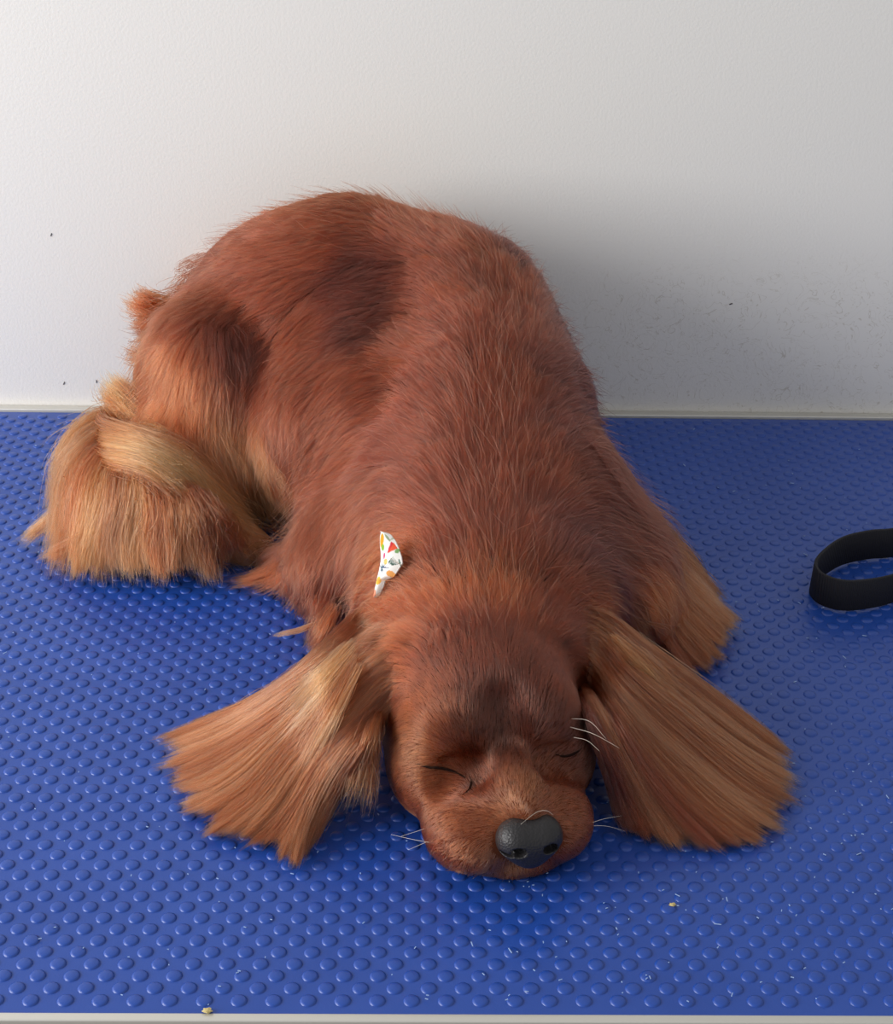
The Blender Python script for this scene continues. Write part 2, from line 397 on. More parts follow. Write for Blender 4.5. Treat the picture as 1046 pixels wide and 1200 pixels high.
def body_hit(px, py):
    d = ray(px, py); d = d/np.linalg.norm(d)
    r = bodyT.ray_cast(Vector(CAM), Vector(d))
    return (np.array(r[0]), np.array(r[1])) if r[0] is not None else None
from mathutils.bvhtree import BVHTree
from mathutils.kdtree import KDTree
bodyT = BVHTree.FromPolygons([tuple(v) for v in BV], [tuple(q) for q in BQ.tolist()])
gp, gd, gl, gc = [], [], [], []
for ln in CG.replace('\n', '|').split('|'):
    a = ln.split(); px, py, dx, dy, L = map(float, a[:5]); h = body_hit(px, py)
    if h is None: print('guide misses', ln); continue
    P, Nn = h
    s = math.hypot(dx, dy)*1.0
    # direction lying on the surface whose image runs along (dx, dy)
    r2 = ray(px+8*dx/s, py+8*dy/s); t = ((P-CAM)@Nn)/(r2@Nn)
    D = CAM+r2*t-P
    if np.linalg.norm(D) > .03 or t < 0: D = CR*dx-CU*dy; D = D-Nn*(D@Nn)
    D /= np.linalg.norm(D)
    gp.append(P); gd.append(D); gl.append(L/1000); gc.append(PAL[a[5]])
# guides for the sides that the photograph does not show
for P, D, L, c_ in [((.0, 1.15, .10), (-.2, .1, -1), .02, 'r'), ((-.09, 1.15, .10), (-.4, .1, -1), .02, 'r'), ((.12, 1.08, .08), (.2, .6, -1), .02, 'd'), ((.13, .97, .04), (.1, .5, -1), .022, 'r'), ((.155, .87, .02), (.5, .4, -.6), .024, 'o'), ((.1, 1.02, .1), (.5, .6, -.6), .02, 'd'), ((-.2, 1.05, .03), (-1, .2, -.3), .03, 't')]:
    gp.append(np.array(P)); d = np.array(D, float); gd.append(d/np.linalg.norm(d)); gl.append(L); gc.append(PAL[c_])
gp, gd, gl, gc = map(np.array, (gp, gd, gl, gc))
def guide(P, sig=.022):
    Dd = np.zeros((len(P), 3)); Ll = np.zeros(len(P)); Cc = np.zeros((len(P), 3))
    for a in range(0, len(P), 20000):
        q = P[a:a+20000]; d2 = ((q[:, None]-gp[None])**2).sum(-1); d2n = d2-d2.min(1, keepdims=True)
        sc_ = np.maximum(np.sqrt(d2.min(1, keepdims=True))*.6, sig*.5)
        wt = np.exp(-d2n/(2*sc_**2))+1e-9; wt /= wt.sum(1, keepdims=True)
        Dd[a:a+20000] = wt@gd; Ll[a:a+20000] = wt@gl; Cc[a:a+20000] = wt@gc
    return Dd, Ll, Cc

dog = mesh_obj('dog', BV, BQ, SKIN)
tag(dog, 'sleeping ruby-brown spaniel with long feathered ears lying on the blue mat', 'dog')
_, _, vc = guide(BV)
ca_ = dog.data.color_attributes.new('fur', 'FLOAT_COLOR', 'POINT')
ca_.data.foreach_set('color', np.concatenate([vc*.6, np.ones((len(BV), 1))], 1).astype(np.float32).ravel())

def hair_object(name, P, col, r0, parent=dog):
    """P (n,k,3) strands, col (n,3), r0 root radius"""
    n, k, _ = P.shape
    hc = bpy.data.hair_curves.new(name); hc.add_curves([k]*n)
    hc.attributes['position'].data.foreach_set('vector', P.astype(np.float32).ravel())
    ra = hc.attributes.get('radius') or hc.attributes.new('radius', 'FLOAT', 'POINT')
    prof = np.linspace(1, 0, k)**.6*.85+.15
    ra.data.foreach_set('value', (np.ones((n, 1))*prof[None]*np.reshape(r0, (-1, 1))).astype(np.float32).ravel())
    a = hc.attributes.new('fur', 'FLOAT_COLOR', 'CURVE')
    a.data.foreach_set('color', np.concatenate([col, np.ones((n, 1))], 1).astype(np.float32).ravel())
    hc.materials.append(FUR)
    o = bpy.data.objects.new(name, hc); link(o, parent); tag(o, kind='stuff')
    return o
def vary(col, n, amt=.22):
    v = 1+amt*rng.standard_normal((n, 1)); h = rng.standard_normal((n, 1))*.06
    c_ = col*np.clip(v, .45, 1.7); c_[:, 1:2] *= 1+h; c_[:, 2:3] *= 1+h*1.6
    return np.clip(c_, .002, .95)
def clump(P, strength, per, seedpts=None, jitter=None):
    """pull strands together towards their tips in tufts of about `per` hairs"""
    n = len(P); m = max(4, n//per); pick = rng.choice(n, m, replace=False)
    kd = KDTree(m)
    key = P[:, 0] if seedpts is None else seedpts
    for i, q in enumerate(pick): kd.insert(Vector(key[q]), i)
    kd.balance()
    ci = np.array([kd.find(Vector(k_))[1] for k_ in key]); G_ = P[pick][ci]
    t = np.linspace(0, 1, P.shape[1])[None, :, None]**1.3
    s = strength*(rng.uniform(.4, 1, (n, 1, 1)) if jitter is None else jitter)
    return P+(G_-P)*t*s, ci
# ---- short coat
def coat(count):
    A = BV[BQ]; c0 = A.mean(1); nn = np.cross(A[:, 2]-A[:, 0], A[:, 3]-A[:, 1]); ar = .5*np.linalg.norm(nn, axis=1)
    nn /= np.linalg.norm(nn, axis=1, keepdims=True)+1e-12
    toc = CAM-c0; toc /= np.linalg.norm(toc, axis=1, keepdims=True); fac = (nn*toc).sum(1)
    wt = ar*np.where(fac > -.15, 1.0, .35)*(c0[:, 2] > .003)
    face = (project(c0)[:, 1] > 700) & (c0[:, 1] < .735)
    wt *= np.where(face, 2.0, 1.0)
    # nothing grows on the nose pad
    nz = np.array(hp(0, .098, .027)); wt *= (np.linalg.norm((c0-nz)/np.array([.0165, .0165, .0125]), axis=1) > 1)
    idx = rng.choice(len(A), count, p=wt/wt.sum())
    u, v = rng.random((2, count, 1)); q = A[idx]
    return (q[:, 0]*(1-u)+q[:, 1]*u)*(1-v)+(q[:, 3]*(1-u)+q[:, 2]*u)*v
def on_body_(x, y): return body_hit(x, y)[0]
NC = 360000
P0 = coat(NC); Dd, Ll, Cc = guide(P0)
K = 7; _, n0 = samp(P0)
lown = np.stack([np.sin(P0[:, 0]*170+P0[:, 1]*90)+np.sin(P0[:, 1]*230-P0[:, 2]*140), np.cos(P0[:, 1]*150+P0[:, 2]*130), np.sin(P0[:, 2]*200+P0[:, 0]*110)], 1)*.09
D = Dd/(np.linalg.norm(Dd, axis=1, keepdims=True)+1e-9)+lown+rng.standard_normal((NC, 3))*.10
L = Ll*rng.uniform(.65, 1.2, NC)*np.where(Ll > .011, 1.35, 1)
L *= np.where(np.linalg.norm(P0-on_body_(462, 655), axis=1) < .014, .45, 1)
S = np.zeros((NC, K, 3)); S[:, 0] = P0-n0*.0006; p = P0.copy()
hd_ = (np.linalg.norm((P0-np.array([.045, .665, .035])), axis=1) < .062)
stray = (rng.random(NC) < .03) & ~hd_
lift = np.clip(.16*L, .0006, .0042)*rng.uniform(.5, 1.5, NC)*np.where(stray, 2.6, np.where(hd_, .6, 1)); D += stray[:, None]*rng.standard_normal((NC, 3))*.25
for k in range(1, K):
    d, g = samp(p); T = D-g*(D*g).sum(1, keepdims=True); T /= np.linalg.norm(T, axis=1, keepdims=True)+1e-9
    p = p+T*(L/(K-1))[:, None]; d, g = samp(p); hgt = lift*(k/(K-1))**.8
    p = p+g*np.clip(hgt-d, -.004, .004)[:, None]; p[:, 2] = np.maximum(p[:, 2], .0012)
    D = D*.85+T*.15+np.array([0, 0, -.03]); S[:, k] = p
S_ = S.copy(); S, _c = clump(S, .4, 160); S, ci = clump(S, .55, 22); S[stray] = S_[stray]; S[hd_] = S_[hd_]*.65+S[hd_]*.35
cv = rng.standard_normal(ci.max()+1)[ci][:, None]*.18
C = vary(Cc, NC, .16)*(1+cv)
hp_ = project(P0); HM = P0[:, 1]
tailm = (P0[:, 0] < -.10) & (hp_[:, 1] > 470) & (hp_[:, 0] < 325) & (P0[:, 1] < 1.09) & (P0[:, 2] < .075)
headm = (~tailm) & (np.linalg.norm((P0-np.array([.04, .69, .04])), axis=1) < .075)
rad = np.where(headm, .00009, .00013)
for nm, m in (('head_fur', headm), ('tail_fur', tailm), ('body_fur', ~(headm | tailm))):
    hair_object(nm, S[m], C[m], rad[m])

# ------------------------------------------------------------------ long feathering, laid out as sheets of guide strands
def resample(pl, k):
    pl = np.asarray(pl, float); s = np.r_[0, np.cumsum(np.linalg.norm(np.diff(pl, axis=0), axis=1))]; s /= s[-1]
    # Catmull-Rom through the points, then even spacing
    q = np.vstack([2*pl[0]-pl[1], pl, 2*pl[-1]-pl[-2]]); o_ = []
    for i in range(len(pl)-1):
        a, b_, c_, d_ = q[i:i+4]
        for t in np.linspace(0, 1, 12, endpoint=False):
            o_.append(.5*((2*b_)+(-a+c_)*t+(2*a-5*b_+4*c_-d_)*t*t+(-a+3*b_-3*c_+d_)*t**3))
    o_.append(pl[-1]); o_ = np.array(o_); s = np.r_[0, np.cumsum(np.linalg.norm(np.diff(o_, axis=0), axis=1))]
    return np.stack([np.interp(np.linspace(0, s[-1], k), s, o_[:, i]) for i in range(3)], 1)
def sheet_guides(txt):
    gs, cs = [], []
    for ln in txt.strip().split('\n'):
        a = ln.split(); cs.append(PAL[a[0]]); pts = []
        for w_ in a[1:]:
            x, y, z = w_.split(','); x, y = float(x), float(y)
            h_ = body_hit(x, y) if z == 'h' else None
            if h_ is not None and h_[0][2] < .02: h_ = None
            pts.append(h_[0]-h_[1]*(.001 if len(pts) == 0 else -.0015) if h_ is not None else atz(x, y, .054 if z == 'h' else float(z)/1000))
        gs.append(resample(pts, 33))
    return np.array(gs), np.array(cs)
def sheet(name, txt, n, thick, root=(0, .45), tip=(.82, 1.04), r=.00015, per=60, cl=.75, rag=.07, wob=.0022, parent=dog, spread=.0022):
    G_, cs = sheet_guides(txt); m = len(G_)
    u = rng.random(n)*(m-1); i = np.minimum(u.astype(int), m-2); f = (u-i)[:, None, None]; fs = f*f*(3-2*f)
    B_ = G_[i]*(1-f)+G_[i+1]*f; c_ = cs[i]*(1-fs[:, 0])+cs[i+1]*fs[:, 0]
    k = 11; t0 = rng.uniform(root[0], root[1], n)**1.2; t1 = rng.uniform(tip[0], tip[1], n); lock = (u*7+rng.normal(0, .25, n)).astype(int); t1 *= 1-rag*rng.random(lock.max()+9)[lock]
    tt = t0[:, None]+(t1-t0)[:, None]*np.linspace(0, 1, k)[None]
    ti = np.clip(tt, 0, .9999)*32; j = ti.astype(int); g = (ti-j)[..., None]; rr = np.arange(n)[:, None]
    P = B_[rr, j]*(1-g)+B_[rr, np.minimum(j+1, 32)]*g
    over = np.maximum(tt-1, 0)[..., None]; P = P+over*(B_[:, 32]-B_[:, 27])[:, None]*6.4
    # height within the lock and a slow wander
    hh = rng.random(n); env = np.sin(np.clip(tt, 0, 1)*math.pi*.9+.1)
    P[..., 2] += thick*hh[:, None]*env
    ph = rng.random((n, 3))*6.28; am = wob*rng.random((n, 1)); s_ = np.linspace(0, 1, k)[None]
    for a in range(3): P[..., a] += am*s_*np.sin(s_*4+ph[:, a:a+1])*(.5 if a == 2 else 1)
    off = rng.standard_normal((n, 1, 3))*np.array([1, 1, .5])*spread; P += off*(.35+.9*tt[..., None])
    P, _c = clump(P, cl*.45, per*6, seedpts=B_[np.arange(n), 20]); P, ci = clump(P, cl*.75, per, seedpts=B_[np.arange(n), 24]+np.array([0, 0, 1])*(hh*thick)[:, None]*.7)
    P[..., 2] = np.maximum(P[..., 2], .0014+.0006*rng.random((n, 1)))
    cv = rng.standard_normal(ci.max()+1)[ci][:, None]*.24
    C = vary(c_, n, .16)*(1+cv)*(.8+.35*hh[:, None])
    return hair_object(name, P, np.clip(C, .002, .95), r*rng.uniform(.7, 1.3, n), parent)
def flap(name, txt, tmax, th, label=None):
    G_, cs = sheet_guides(txt); G_ = G_[:, 9:int(33*tmax)].copy(); G_[..., 2] = np.maximum(G_[..., 2]-.004, .0015); m, k, _ = G_.shape
    top = G_.copy(); top[..., 2] += th; bot = G_.copy(); bot[..., 2] = np.maximum(bot[..., 2]-.001, .0013)
    top[..., 2] = np.maximum(top[..., 2], bot[..., 2]+.0008)
    V = np.vstack([top.reshape(-1, 3), bot.reshape(-1, 3)]); F_ = []; o_ = m*k
    for i in range(m-1):
        for j in range(k-1):
            a = i*k+j; F_.append((a, a+1, a+k+1, a+k)); F_.append((o_+a, o_+a+k, o_+a+k+1, o_+a+1))
    rim = [(0, j) for j in range(k)]+[(i, k-1) for i in range(1, m)]+[(m-1, j) for j in range(k-2, -1, -1)]+[(i, 0) for i in range(m-2, 0, -1)]
    rim = [i*k+j for i, j in rim]
    for a, b_ in zip(rim, rim[1:]+rim[:1]): F_.append((b_, a, o_+a, o_+b_))
    o = mesh_obj(name, V, F_, SKIN, dog)
    a = o.data.color_attributes.new('fur', 'FLOAT_COLOR', 'POINT')
    cc = np.tile(np.repeat(cs*.6, k, 0), (2, 1)); a.data.foreach_set('color', np.concatenate([cc, np.ones((len(cc), 1))], 1).astype(np.float32).ravel())
    return o
EARL = '''s 462,700,h 425,722,h 372,776,50 310,826,24 250,846,12 191,862,4
u 468,716,h 434,740,h 385,785,54 290,848,20 240,868,10 190,880,3
s 472,734,h 440,758,h 392,802,54 335,852,30 280,885,16 235,905,8 197,915,3
u 472,752,h 445,776,h 396,822,50 338,870,28 285,915,14 250,935,8 212,945,3
s 470,770,h 448,794,h 400,840,48 342,890,26 300,935,14 265,955,8 235,972,3
u 466,788,h 450,808,h 406,855,46 352,905,24 322,945,14 295,968,8 265,985,3
s 462,805,h 452,822,h 412,865,44 369,915,24 345,955,13 322,975,7 300,992,3
u 460,818,h 453,834,h 418,875,42 384,920,24 365,955,13 352,985,7 343,1020,3
s 458,830,h 454,845,h 428,885,40 406,920,24 392,945,13 380,965,7 368,985,3'''
EARLP = '''p 412,748,72 370,790,60 330,822,36 295,845,22
p 416,752,74 375,800,62 340,840,40 305,870,24
u 420,770,74 385,830,58 352,870,40 330,905,26
p 424,780,74 396,840,56 372,890,36 355,930,20'''
EARLI = '''s 446,820,56 425,870,46 412,910,30 402,940,20 392,968,8
t 447,825,54 436,870,46 428,905,30 422,935,20 415,965,8
d 448,830,52 443,865,44 440,900,30 436,930,20 430,960,8'''
EARR = '''s 672,705,h 704,722,h 752,762,52 795,796,42 845,830,24 890,860,12 924,882,4
u 668,722,h 700,742,h 740,785,54 788,824,40 845,865,20 890,890,10 932,910,3
s 668,740,h 696,762,h 731,805,52 778,850,38 835,895,18 880,925,9 926,945,3
u 670,758,h 693,780,h 725,828,50 767,875,34 820,920,17 862,950,9 905,972,3
s 674,776,h 691,798,h 721,846,48 757,895,30 800,938,15 835,965,8 880,992,3
r 678,794,h 690,814,h 717,862,46 747,908,28 780,945,15 808,970,8 840,995,3
u 682,808,h 690,828,h 713,872,44 736,912,28 758,945,15 775,968,8 790,992,3
r 684,820,h 690,840,h 708,880,42 723,912,28 735,940,15 745,960,8 756,985,3
d 686,832,h 691,850,h 703,885,40 712,912,28 718,940,15 724,960,8 732,975,3'''
EARRP = '''t 712,742,76 730,760,66 752,790,54 775,830,40
p 718,745,76 745,775,62 775,805,48 805,840,34
s 726,745,74 760,775,60 800,812,42 840,845,28'''
flap('ear', EARL, .62, .004); flap('ear', EARR, .62, .004)
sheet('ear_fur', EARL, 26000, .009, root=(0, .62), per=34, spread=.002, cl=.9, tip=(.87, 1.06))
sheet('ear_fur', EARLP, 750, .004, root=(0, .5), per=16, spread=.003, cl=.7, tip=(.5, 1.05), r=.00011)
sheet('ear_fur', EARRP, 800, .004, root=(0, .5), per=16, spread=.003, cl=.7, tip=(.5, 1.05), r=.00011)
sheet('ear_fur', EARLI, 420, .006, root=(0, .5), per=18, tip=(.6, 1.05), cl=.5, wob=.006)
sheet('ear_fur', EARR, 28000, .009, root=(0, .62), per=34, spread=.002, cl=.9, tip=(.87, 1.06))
TAILB = '''t 118,478,60 124,500,62 160,518,66 215,540,58 268,585,34 318,640,6
p 110,508,56 130,520,62 170,533,66 215,556,56 262,598,32 312,642,5
p 114,530,52 135,543,62 175,556,62 210,580,50 250,615,28 296,650,5
u 120,545,50 145,560,56 180,572,54 210,600,44 240,630,26 275,664,5'''
TAILF = '''t 150,478,56 108,495,54 75,540,36 66,590,18 50,630,4
g 150,495,58 108,525,54 80,565,36 74,610,20 64,650,4
o 152,510,58 118,545,52 96,585,38 92,630,18 88,678,3
t 158,520,60 130,555,52 116,595,38 106,640,18 96,686,3
u 166,530,60 148,562,54 142,605,38 134,645,18 138,684,3
t 176,540,60 166,570,54 164,608,38 158,650,18 166,690,3
o 188,548,60 184,575,52 190,612,38 190,655,18 196,694,3
g 202,556,58 208,580,50 218,620,36 222,655,18 228,692,3
s 216,566,54 230,590,48 244,625,34 250,660,16 256,688,3
u 232,580,48 256,610,40 276,640,22 288,656,10 300,668,2'''
TAILW = '''t 110,560,40 80,595,24 50,618,12 22,638,2
g 114,575,38 84,605,24 54,622,12 24,640,2'''
TAILX = '''g 125,600,34 100,630,20 78,645,10 46,660,2
o 128,612,32 102,638,18 80,650,10 50,664,2'''
TAILU = '''t 150,500,58 130,482,62 118,462,66 108,442,70
p 172,496,62 150,475,68 134,456,70 120,436,74
u 195,490,64 172,474,70 156,460,72 146,446,74'''
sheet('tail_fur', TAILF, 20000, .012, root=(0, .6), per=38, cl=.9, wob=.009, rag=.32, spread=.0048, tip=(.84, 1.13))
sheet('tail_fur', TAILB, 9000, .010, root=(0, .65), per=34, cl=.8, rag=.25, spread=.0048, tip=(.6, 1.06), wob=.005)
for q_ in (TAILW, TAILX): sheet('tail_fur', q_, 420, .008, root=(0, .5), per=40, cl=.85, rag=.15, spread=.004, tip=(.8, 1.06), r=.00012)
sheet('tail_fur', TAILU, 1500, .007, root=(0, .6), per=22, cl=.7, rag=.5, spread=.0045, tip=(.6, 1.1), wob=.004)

LEGR = '''s 758,600,46 776,625,34 792,645,18 800,662,4
s 760,625,42 795,655,28 824,682,14 842,702,3
u 764,650,38 806,690,24 843,722,12 876,740,3
s 764,675,34 798,715,22 835,747,10 864,766,3
s 762,700,30 788,740,20 815,768,10 848,788,3
r 758,715,26 778,755,18 797,782,10 820,798,3'''
sheet('leg_fur', LEGR, 8000, .008, root=(0, .5), per=60, cl=.8, rag=.22, spread=.003)
THIGH = '''g 215,470,60 235,500,48 255,530,40 268,552,34
g 250,450,72 275,500,56 290,540,44 300,570,34
g 280,450,76 300,505,56 318,550,40 326,580,30
o 300,440,78 322,500,56 334,550,40 342,590,26
r 330,460,76 345,520,56 352,570,38 360,620,22'''
sheet('leg_fur', THIGH, 7000, .006, root=(0, .6), per=40, cl=.7, rag=.35, spread=.004)
FORE = '''r 372,610,40 345,645,24 318,668,12 284,688,3
o 372,630,36 345,660,20 315,680,10 268,690,3
r 375,650,34 352,680,20 340,698,10 328,706,3
r 382,670,34 368,705,20 356,722,10 346,732,3
r 388,700,30 374,735,16 364,748,8 350,756,3
o 395,715,32 380,750,18 370,765,10 360,775,3'''
TUFT = '''t 372,728,24 350,738,14 335,742,8 314,747,3
t 374,732,22 352,742,12 336,745,7 316,749,3'''
sheet('leg_fur', FORE, 3600, .006, root=(0, .5), per=40, cl=.85, rag=.3, spread=.004, tip=(.8, 1.08))
sheet('leg_fur', TUFT, 40, .002, root=(0, .3), per=60, cl=.8, rag=.1, spread=.001)
RUMP = '''o 205,350,96 180,350,100 162,342,104 152,326,110
o 200,375,88 172,372,90 158,362,94 150,352,98
r 200,400,80 172,405,80 155,402,82 142,394,86
o 200,430,72 175,432,72 160,430,74 148,420,76
r 250,290,126 225,310,122 205,320,120 188,322,120'''
sheet('leg_fur', RUMP, 2600, .006, root=(0, .6), per=16, cl=.8, rag=.5, spread=.006, tip=(.6, 1.08), wob=.005)

# ------------------------------------------------------------------ nose, eyes, whiskers
def sdf_mesh(name, c0, half, h, fn, mat_, parent=dog):
    global LO_
    lo = np.array(c0)-half; n_ = np.ceil(2*np.array(half)/h).astype(int)+1
    g = np.meshgrid(*[lo[i]+np.arange(n_[i])*h for i in range(3)], indexing='ij')
    V, Q = surface_nets(fn(*g), lo, h)
    return mesh_obj(name, V, Q, mat_, parent)
def nosef(X, Y, Z):
    x = (X-HO[0])*ca+(Y-HO[1])*sa; f = (X-HO[0])*sa-(Y-HO[1])*ca-.005; z = Z+.006
    def e(cx, cf, cz, rx, rf, rz):
        k0 = np.sqrt(((x-cx)/rx)**2+((f-cf)/rf)**2+((z-cz)/rz)**2); k1 = np.sqrt(((x-cx)/rx**2)**2+((f-cf)/rf**2)**2+((z-cz)/rz**2)**2)+1e-6
        return k0*(k0-1)/k1
    def sm(a, b_, k): h = np.clip(.5+.5*(b_-a)/k, 0, 1); return b_*(1-h)+a*h-k*h*(1-h)
    d = sm(e(-.0068, .0925, .036, .0092, .010, .0095), e(.0068, .0925, .036, .0092, .010, .0095), .005)
    d = sm(d, e(0, .094, .029, .009, .008, .008), .005); d = sm(d, e(0, .0915, .0365, .0125, .010, .0088), .004)
    for s in (-1, 1):
        d = np.maximum(d, -e(s*.0076, .1020, .0352, .0038, .0065, .0029))
        d = np.maximum(d, -e(s*.0124, .0985, .0330, .0036, .0050, .0015))
    return np.maximum(d, -(np.sqrt(x**2+((z-.022)*.35)**2)-.0004)-np.maximum(0, (.100-f))*1.0)
sdf_mesh('nose', hp(0, .099, .027), (.021, .021, .018), .0005, nosef, NOSE)
def on_body(px, py, off=.0006):
    h = body_hit(px, py); return h[0]+h[1]*off
def lash(px_list, r, off=.0008, mat_=LID, name='eyelid'):
    pts = [on_body(x, y, off) for x, y in px_list]; pts = resample(pts, 14)
    return tube(name, pts, r*np.sin(np.linspace(.25, math.pi-.25, 14)), mat_, dog)
lash([(486, 894), (502, 899), (518, 900), (534, 905), (546, 912)], .0008, .0002)
lash([(549, 908), (552, 916), (549, 926), (541, 932)], .0005, .0002)
lash([(650, 884), (662, 886), (674, 882), (684, 874)], .0008, .0002)
def whisker(pts, r=.00012):
    P = resample([atz(x, y, z/1000) for x, y, z in pts], 10); return tube('whisker', P, r*np.linspace(1, .35, 10), WHISK, dog, 5)
for p_ in [[(522, 990, 18), (490, 985, 20), (458, 978, 16)], [(520, 985, 20), (505, 985, 18), (478, 996, 12)], [(508, 968, 20), (495, 972, 22), (470, 980, 18)],
           [(664, 842, 58), (690, 845, 62), (710, 866, 60)], [(668, 852, 56), (695, 860, 60), (726, 877, 58)], [(672, 864, 52), (688, 868, 54), (702, 880, 54)],
           [(688, 966, 22), (706, 960, 22), (728, 956, 18)], [(688, 968, 20), (710, 968, 18), (732, 974, 14)],
           [(648, 955, 40), (640, 950, 46), (628, 952, 46), (610, 966, 44)]]:
    whisker(p_)

# ------------------------------------------------------------------ printed bandana at the neck
def bandana():
    c0 = on_body(455, 660, .012); nrm = np.array([-.55, -.62, .56]); nrm /= np.linalg.norm(nrm)
    outl = [(446.5, 623), (451, 623.5), (457, 626), (463, 634), (467, 643), (470, 653), (471, 660), (466, 668), (461, 676), (455, 678), (451, 680), (449, 687), (444.5, 697), (441, 701), (438, 699), (439, 690), (441, 680), (444, 668), (446, 657), (446, 648), (445, 638), (445, 629)]
    def inside(x, y):
        r_ = False; j = len(outl)-1
        for i in range(len(outl)):
            xi, yi = outl[i]; xj, yj = outl[j]
            if (yi > y) != (yj > y) and x < (xj-xi)*(y-yi)/(yj-yi)+xi: r_ = not r_
            j = i
        return r_
    rows = np.linspace(623.2, 700.5, 100); nu = 40; V = []; C = []
    def bounds(y):
        xs = []
        for i in range(len(outl)):
            (x0, y0), (x1, y1) = outl[i], outl[(i+1) % len(outl)]
            if (y0 > y) != (y1 > y): xs.append(x0+(x1-x0)*(y-y0)/(y1-y0))
        return min(xs), max(xs)
    W_ = (.80, .78, .74)
    shapes = [('e', 449, 634, 3.2, 8, 10, lin(240, 150, 40)), ('e', 450, 642, 2.6, 4, 0, lin(130, 170, 60)), ('t', [(460, 635), (456, 650), (466, 642)], 0, 0, 0, 0, lin(205, 50, 60)), ('t', [(462, 636), (458, 649), (466, 643)], 0, 0, 0, 0, lin(225, 90, 60)),
              ('e', 452, 652, 1.4, 3.6, 10, lin(190, 60, 110)), ('e', 454, 659, 2.6, 3.4, 0, lin(235, 190, 110)), ('e', 445, 681, 3.4, 5, 12, lin(240, 180, 70)), ('e', 459, 673, 4.2, 3.6, 30, lin(228, 160, 90)),
              ('e', 441, 696, 1.6, 5, 15, lin(238, 150, 120)), ('e', 466, 646, 2, 3, 20, lin(120, 160, 100)), ('e', 456, 631, 1.2, 5, -35, lin(150, 160, 130)), ('e', 461, 630, 1, 4, 30, lin(170, 175, 150))]
    for k in range(4): shapes.append(('e', 449+.6*(k-1.5), 666, .55, 6.5, (k-1.5)*28, lin(40, 80, 100)))
    for k in range(6): shapes.append(('e', 460+k*.9, 657+k*1.0, .5, 4.5, 40+k*6, lin(70, 95, 85)))
    shapes.append(('e', 454, 666, 4, .7, 5, lin(50, 70, 110))); shapes.append(('e', 469, 660, .8, 5, -10, lin(90, 120, 110)))
    def colour(x, y):
        c = W_
        for s in shapes:
            if s[0] == 'e':
                q = math.radians(s[5]); dx, dy = x-s[1], y-s[2]; u_ = dx*math.cos(q)+dy*math.sin(q); v_ = -dx*math.sin(q)+dy*math.cos(q)
                if (u_/s[3])**2+(v_/s[4])**2 < 1: c = s[6]
            else:
                (x0, y0), (x1, y1), (x2, y2) = s[1]; a = (x1-x0)*(y-y0)-(y1-y0)*(x-x0); b_ = (x2-x1)*(y-y1)-(y2-y1)*(x-x1); c_ = (x0-x2)*(y-y2)-(y0-y2)*(x-x2)
                if (a > 0) == (b_ > 0) == (c_ > 0): c = s[6]
        return c
    for side in (0, 1):
        for y in rows:
            a, b_ = bounds(y)
            for k in range(nu):
                x = a+(b_-a)*k/(nu-1); d = ray(x, y); P = CAM+d*(((c0-CAM)@nrm)/(d@nrm))
                P = P+nrm*(.0022*math.sin(math.pi*k/(nu-1))-.0009*side); V.append(P); C.append((*colour(x, y), 1))
    F_ = []; n_ = len(rows)*nu
    for i in range(len(rows)-1):
        for k in range(nu-1):
            a = i*nu+k; F_.append((a, a+nu, a+nu+1, a+1)); F_.append((n_+a, n_+a+1, n_+a+nu+1, n_+a+nu))
        for a in (i*nu, i*nu+nu-1): F_.append((a, n_+a, n_+a+nu, a+nu))
    o = mesh_obj('bandana', V, F_, PRINT)
    at_ = o.data.color_attributes.new('print', 'FLOAT_COLOR', 'POINT'); at_.data.foreach_set('color', np.array(C, np.float32).ravel())
    tag(o, 'small white fruit-print cloth bandana peeking out of the dog\'s neck fur', 'bandana')
bandana()

# ------------------------------------------------------------------ leash
def leash():
    low = [(1100, 640, 0), (1046, 652, 0), (1015, 655, 0), (985, 662, 0), (962, 676, 0), (950, 690, 0), (953, 702, 0), (968, 711, 0), (990, 715, 0), (1020, 712, 0), (1050, 704, 0), (1120, 680, 0)]
    pts = [atz(x, y, 0.0015) for x, y, _ in low]; P = resample(pts, 90)
    n_ = len(P); V = []; F_ = []; Hh = .0205; th = .0011
    for i in range(n_):
        t = P[min(i+1, n_-1)]-P[max(i-1, 0)]; t /= np.linalg.norm(t); s = np.array([t[1], -t[0], 0])
        prof = [(-th, .0006), (-th*.6, 0), (th*.6, 0), (th, .0006), (th, Hh-.0006), (th*.6, Hh), (-th*.6, Hh), (-th, Hh-.0006)]
        lean = .0012*math.sin(i*.09)
        for u_, z in prof: V.append(P[i]+s*(u_+lean*z/Hh)+np.array([0, 0, z]))
    for i in range(n_-1):
        for k in range(8):
            k2 = (k+1) % 8; F_.append((i*8+k, (i+1)*8+k, (i+1)*8+k2, i*8+k2))
    F_.append(tuple(range(8))); F_.append(tuple((n_-1)*8+k for k in range(7, -1, -1)))
    o = mesh_obj('leash', V, F_, LEASHM); tag(o, 'black webbing leash lying in a loop on its edge at the right', 'leash')
leash()

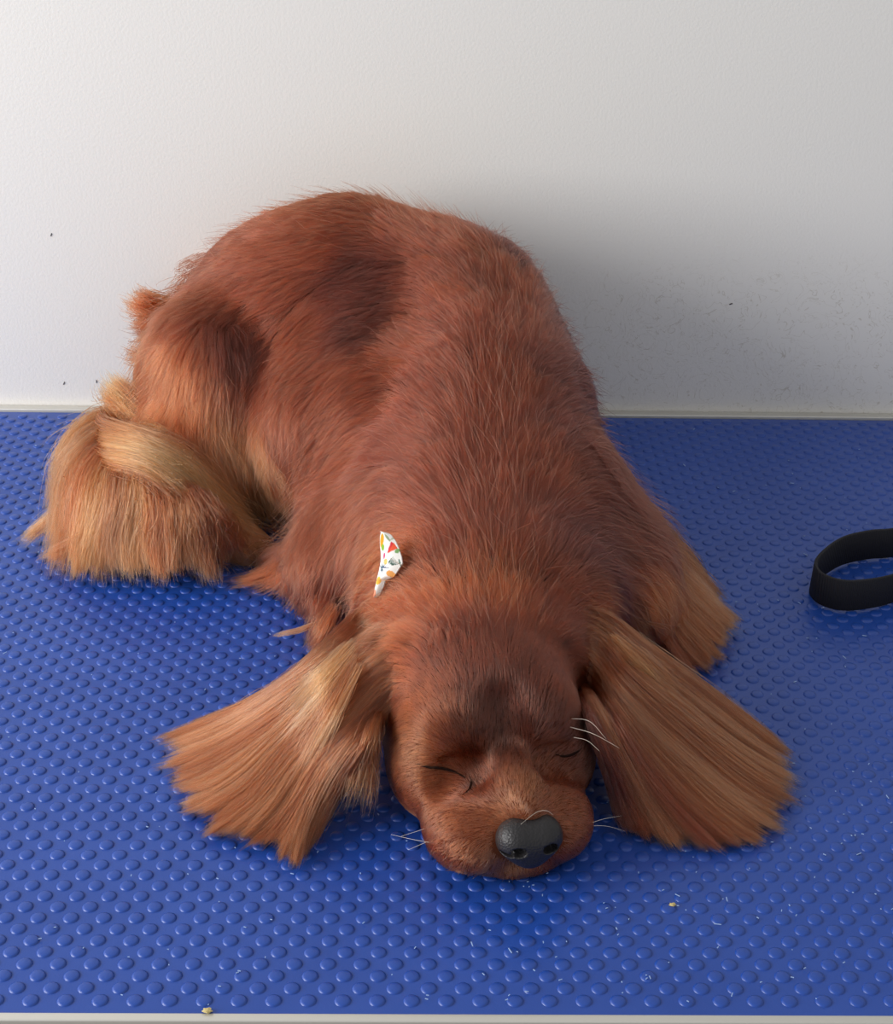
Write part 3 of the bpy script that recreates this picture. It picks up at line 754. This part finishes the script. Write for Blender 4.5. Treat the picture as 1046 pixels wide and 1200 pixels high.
# ------------------------------------------------------------------ crumbs, lint
def crumb(name, px, py, r, mat_, label):
    c_ = atz(px, py, .001); V, F_ = [], []
    import bmesh
    bm = bmesh.new(); bmesh.ops.create_icosphere(bm, subdivisions=2, radius=1.0)
    for v in bm.verts: v.co *= 1+.25*math.sin(v.co.x*3+v.co.y*5+v.co.z*4); v.co = Vector((v.co.x*r[0], v.co.y*r[1], v.co.z*r[2]))
    me = bpy.data.meshes.new(name); bm.to_mesh(me); bm.free(); me.materials.append(mat_)
    o = bpy.data.objects.new(name, me); link(o); o.location = c_; tag(o, label, 'crumb'); return o
crumb('crumb', 788, 1060, (.0017, .0011, .0008), CRUMB, 'tiny pale yellow crumb on the mat below the right ear')
crumb('crumb', 243, 1184, (.0022, .0014, .0010), CRUMB, 'tiny tan crumb at the front metal edge of the table')
sv2, sf2 = [], []
for px, py, a in ((75, 449, 1.1), (113, 447, 1.5), (60, 275, 1.2), (856, 356, .4)):
    d = ray(px, py); c_ = CAM+d*(1.1665/d[1]); b0 = len(sv2)
    for yy in (-.0005, .0):
        for u_, v_ in ((-1.2, -.25), (1.2, -.25), (1.2, .25), (-1.2, .25)):
            sv2.append((c_[0]+.001*(u_*math.cos(a)-v_*math.sin(a)), c_[1]+yy, c_[2]+.001*(u_*math.sin(a)+v_*math.cos(a))))
    sf2 += [(b0, b0+1, b0+2, b0+3), (b0, b0+4, b0+5, b0+1), (b0+1, b0+5, b0+6, b0+2), (b0+2, b0+6, b0+7, b0+3), (b0+3, b0+7, b0+4, b0), (b0+7, b0+6, b0+5, b0+4)]
o = mesh_obj('hair_clippings', sv2, sf2, LID, smooth=False); tag(o, 'tiny dark hair clippings stuck to the white wall', 'clippings', kind='stuff')
V, F_ = [], []
for k in range(330):
    px, py = rng.uniform(0, 1046), rng.uniform(500, 1183)
    if rng.random() < .4: px, py = rng.uniform(560, 1046), rng.uniform(560, 1180)
    c_ = atz(px, py, .0011); a = rng.uniform(0, 6.28); l = rng.uniform(.0002, .0007)*(1 if rng.random() < .85 else 2.5); w_ = .00018
    dx, dy = math.cos(a), math.sin(a); b0 = len(V)
    for s, z in ((-1, 0), (1, .0), (1, .0003), (-1, .0003)):
        V.append((c_[0]-dx*l-dy*w_*s, c_[1]-dy*l+dx*w_*s, c_[2]+z)); V.append((c_[0]+dx*l-dy*w_*s, c_[1]+dy*l+dx*w_*s, c_[2]+z))
    F_ += [(b0, b0+1, b0+3, b0+2), (b0+2, b0+3, b0+5, b0+4), (b0+4, b0+5, b0+7, b0+6), (b0+6, b0+7, b0+1, b0), (b0, b0+2, b0+4, b0+6), (b0+1, b0+7, b0+5, b0+3)]
o = mesh_obj('lint', V, F_, LINT, smooth=False); tag(o, 'pale flecks of lint scattered over the blue mat', 'lint', kind='stuff')
